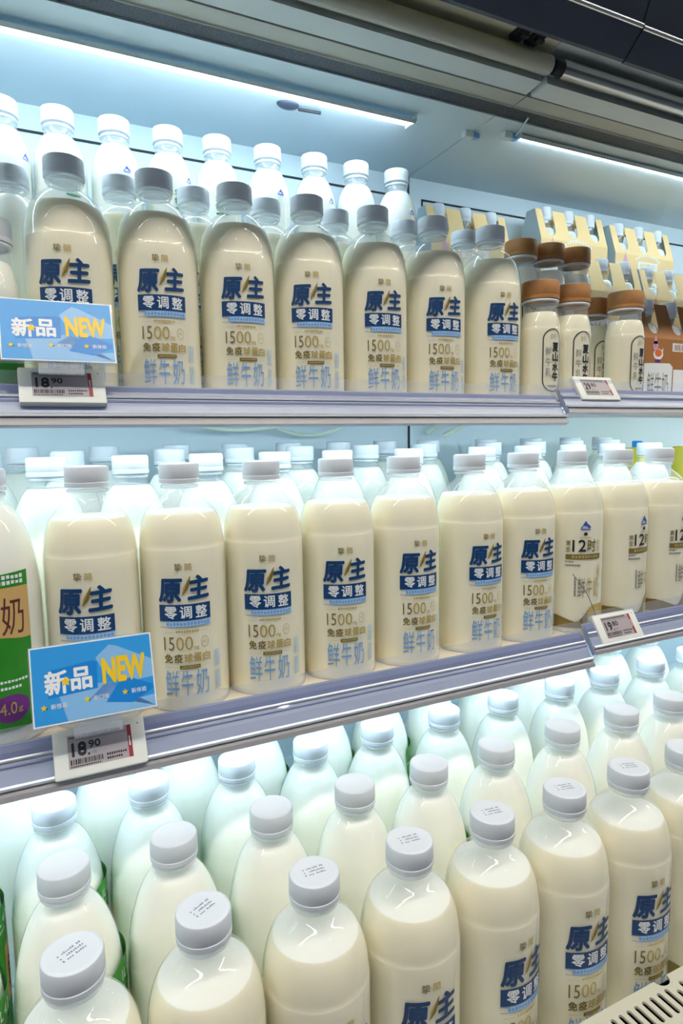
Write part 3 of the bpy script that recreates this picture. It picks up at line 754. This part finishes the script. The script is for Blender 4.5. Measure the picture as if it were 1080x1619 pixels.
m4 = spaced([-.007, .098, .2, .29, .38, .47, .56, .65, .78, .89, .995, 1.085])
for rown, xs, y, s in (('second', m2, .777, 1.028), ('third', m3, .883, 1.05), ('fourth', m4, .975, 1.07)):
    for i, x in enumerate(xs):
        bottle('W', x, y, MS, f'bright white-capped milk bottle, {ORD[i]} from left in the {rown} row of the middle shelf', f'white-capped bottles in the {rown} row of the middle shelf', rz(random.uniform(-40, 40)), s)

# --- bottom well
b0 = [.0055, .0945, .1835, .2724, .3613, .4502, .5391]; bph = [0, 0, 0, -8, 6, -6, -6]
for i, x in enumerate(b0):
    bottle('A', x, .437, BD, f'clear bottle of cream milk with blue lettering, {ORD[i]} from left in the bottom front row', 'blue-lettered bottles in the bottom front row', rz((-2, 20, 6, 10, 12, -3, 0)[i] if i < 3 else bph[i]), date=rz((30, 28, -2, -6, -8, -14, -16)[i]))
bottle('B', -.085, .437, BD, 'green-labelled bottle at the very end of the bottom front row', 'green-labelled bottles in the bottom well', rz(-75), .985)
bottle('C', .6281, .437, BD, 'gold-banded milk bottle after the blue-lettered ones in the bottom front row', 'gold-banded bottles in the bottom well', rz(-12))
b1 = spaced([-.0865, .0048, .0941, .1854, .2738, .3622, .454, .5539, .6533, .7448])
b2 = spaced([-.092, .0009, .0914, .1860, .2744, .3628, .4628, .5599, .6626, .7515, .8517, .945])
b3 = spaced([-.03, .06, .154, .243, .34, .43, .52, .615, .705, .795, .89, .985])
for rown, xs, y, s in (('second', b1, .5434, .9885), ('third', b2, .6575, .971), ('fourth', b3, .770, .965)):
    for i, x in enumerate(xs):
        bottle('H' if i < 6 else 'W', x, y, BD, f'white-capped milk bottle, {ORD[i]} from left in the {rown} row of the bottom well', f'white-capped bottles in the {rown} row of the bottom well', rz(random.uniform(103, 113)), s)

# ------------------------------------------------------------------ price tags and cards
def price_tag(c, tilt, yaw, main, small, label, w=.079, h=.042):
    t = thing('price_tag', c, label, 'price tag', 'electronic price tags'); t.rotation_euler = (-tilt, 0, yaw)
    obj('case', box_me('case', -w/2, w/2, -.004, .004, -h/2, h/2, 'tag', .0022), t)
    s = obj('screen', box_me('screen', -w/2+.012, w/2-.0125, -.0043, -.0038, -h/2+.0075, h/2-.006, 'eink'), t)
    a = Art(); x0, x1, z0, z1 = -27.5, 27, -13.5, 15
    a.marks(x0+1.5, x1-9, z1-3.3, z1-1.2, 'black', 22, 1); a.rect(x0+.5, x1-4, z1-5, z1-4.7, 'black', 1)
    a.text(main, x0+3, x0+15.5, z0+9.5, z1-6.5, 'black', .11, 1); a.rect(x0+16.3, x0+18, z0+9.3, z0+11.2, 'black', 1)
    a.text(small, x0+17.3, x0+27.5, z0+15, z1-6.8, 'black', .07, 1); a.text('/瓶', x0+19.5, x0+24, z0+9.5, z0+12.5, 'grey', .0, 1)
    x = x0+1.5
    while x < x0+28:
        q = random.choice((.5, .5, .9, 1.3)); a.rect(x, x+q, z0+3, z0+7.5, 'black', 1); x += q+random.choice((.4, .7))
    a.marks(x0+1.5, x0+27, z0+.8, z0+2, 'black', 14, 1)
    a.marks(x0+32, x1-5, z0+5.5, z0+7.5, 'black', 9, 1); a.marks(x0+32, x1-9, z0+2, z0+4, 'black', 7, 1)
    a.rect(x1-3.6, x1, z0, z1, 'red', 1); a.marks(x1-2.6, x1-1, z0+10, z0+20, 'tag', 1, 2)
    o = obj('display', a.flat('display'), s, (0, -.0043, 0)); 
    d = Art(); d.ell(33.5, 15, .8, .8, 'grey', 1, 12); obj('indicator', d.flat('indicator'), t, (0, -.0041, 0))
    return t
price_tag((.0426, .5965, -.2767), T33, 0, '18', '90', 'white price tag reading 18.90 on the middle shelf rail')
price_tag((.0352, .6971, .0540), T33, 0, '18', '90', 'white price tag reading 18.90 on the upper shelf rail')
price_tag((.7110, .6040, -.2630), T33, 0, '19', '80', 'white price tag reading 19.80 under the gold-banded bottles')
price_tag((.7645, .7030, .0665), T33, 0, '29', '80', 'white price tag reading 29.80 under the brown-capped bottles')
price_tag((1.0385, .7000, .0600), T33, 0, '29', '80', 'white price tag at the picture edge under the brown carton')
def new_card(c, tilt, yaw, label, w=.102, h=.067):
    t = thing('shelf_card', c, label, 'sign', 'blue product cards'); t.rotation_euler = (-tilt, 0, yaw)
    k = obj('card', box_me('card', -w/2, w/2, -.0004, .0004, -h/2, h/2, 'paper'), t)
    W, H = w*500-1.2, h*500-1.2
    a = Art()
    a.rect(-W, W, -H, H, 'cardblue', 1)
    a.poly([(2, H*.55), (14, H*.86), (20, H*.80), (W, H*.3), (W, -6), (24, -8), (8, 4)], 'cardlight', 2)
    a.poly([(-30, -8), (10, -4), (-4, -16), (26, -24), (W, -22), (W, -H), (-24, -H), (-26, -22)], 'cardlight', 2)
    a.poly([(20, -6), (30, -4), (W-1, -13), (W-1, -17), (30, -26), (8, -22)], 'carddeep', 3)
    a.poly([(-38, -11), (2, -8.5), (3, 14), (-1, 16), (-36, 12.5)], 'carddeep', 3)
    a.text('新', -40.5, -21.5, -8.5, 12, 'white', .055, 4); a.text('品', -19.5, -2, -7.5, 12, 'white', .055, 4)
    a.star(-23.5, 1.5, 4.6, 'yellow', 6)
    a.text('NEW', 6.5, 44, -6.5, 16.5, 'yellow', .10, 5)
    for x, z, s in ((-42, -18, '新惊喜'), (-7.5, -16.5, '新口味'), (24.5, -16, '新体验')):
        a.star(x, z, 2.7, 'yellow', 5); a.poly([(x+.5, z-2), (x+3, z-1.2), (x+3.2, z+.6)], 'dgreen', 6); a.text(s, x+5.5, x+18.5, z-2.2, z+2.2, 'white', .012, 5)
    obj('artwork', a.flat('artwork', .00007), k, (0, -.0004, 0))
    obj('holder', prism_me('holder', [(-.0014, -h/2-.001), (-.002, -h/2-.0025), (.002, -h/2-.0025), (.0012, h/2+.001), (.0008, h/2+.001), (.0008, -h/2-.001)], -w/2-.001, w/2+.001, 'acrylic'), t)
    obj('clip', box_me('clip', -.02, .02, -.001, .001, -h/2-.014, -h/2-.0022, 'frosted'), t)
    return t
new_card((.0405, .5890, -.2081), math.radians(18), 0, 'blue NEW card with white and yellow lettering, above the middle shelf tag')
new_card((.0340, .6930, .1078), math.radians(24), 0, 'blue NEW card with white and yellow lettering, above the upper shelf tag')

# ------------------------------------------------------------------ small things
for k, pts in enumerate(([(.22, 1.0, .0405), (.24, 1.0, .024), (.30, 1.0, .016), (.37, 1.0, .022), (.40, 1.0, .0405)], [(.372, 1.03, .0405), (.385, 1.03, .018), (.44, 1.03, .006), (.50, 1.03, .018), (.51, 1.03, .0405)])):
    bm = bmesh.new(); tube(bm, spline(pts, 10), .0035); tag(obj('hose', finish(bm, 'hose', 'hose'), None, (0, 0, 0)), ('pale looped hose hanging under the upper shelf, nearer the green bottles', 'second looped hose under the upper shelf, nearer the wall seam')[k], 'hose', 'hoses under the upper shelf')
for k, pts in enumerate(([(.79, .995, .0400), (.75, 1.0, .022), (.715, 1.02, .002)], [(.77, 1.03, .0400), (.725, 1.048, .024), (.703, 1.062, .008)])):
    bm = bmesh.new(); tube(bm, spline(pts, 8), .005); tag(obj('cable', finish(bm, 'cable', 'hose'), None, (0, 0, 0)), ('thick pale cable slanting under the upper shelf beside the wall seam', 'shorter pale cable slanting beside the thick one')[k], 'cable', 'cables under the upper shelf')
pc = thing('price_clip', (.690, .617, -.2705), 'clear clip with a curved wire between blue-lettered and gold-banded bottles', 'clip')
obj('clip_base', box_me('clip_base', -.012, .012, -.006, .004, 0, .006, 'acrylic', .001), pc)
bm = bmesh.new(); tube(bm, spline([(0, -.001, .006), (-.006, 0, .026), (-.022, .002, .058), (-.046, .004, .086)], 8), .0006); obj('wire', finish(bm, 'wire', 'grey'), pc)
yb = thing('yellow_carton', (1.118, .905, MS), 'yellow and blue carton top behind the gold-banded bottles', 'carton', 'yellow cartons')
obj('body', box_me('body', -.028, .028, -.02, .02, .0002, .245, 'yellowbox', .003), yb)
obj('spout', lathe_me('spout', [(.010, .246), (.010, .258), (.006, .259)], 'carddeep', seg=20), yb, (-.012, 0, 0))
yb = thing('yellow_carton', (1.264, .905, MS), 'second yellow carton behind the last gold-banded bottle', 'carton', 'yellow cartons')
obj('body', box_me('body', -.028, .028, -.02, .02, .0002, .245, 'yellowbox', .003), yb)

# ------------------------------------------------------------------ the shop's ceiling lights, above and behind the viewer
for r, (y, z) in enumerate(((-.40, 2.02),)):
    for k in range(5):
        x = -2.2+1.5*k
        t = thing('shop_ceiling_light', (x, y, z), f'long white shop ceiling light, {ORD[k]} of the line over the aisle', 'light', 'shop ceiling lights')
        obj('diffuser', box_me('diffuser', -.66, .66, -.05, .05, -.012, 0, 'store'), t)
        obj('casing', box_me('casing', -.68, .68, -.07, .07, .0005, .05, 'metal', .004), t)
for k, (x, y) in enumerate(((-.35, -1.2), (.15, -1.22), (1.1, -1.2))):
    t = thing('shop_spotlight', (x, y, 1.60), f'round shop spotlight over the aisle, {ORD[k]} of three', 'light', 'shop spotlights')
    obj('lens', lathe_me('lens', [(.03, -.004), (.03, 0)], 'spot', seg=20), t)
    obj('can', lathe_me('can', [(.036, -.004), (.036, .07), (.02, .08)], 'black', seg=20, bot=False), t)
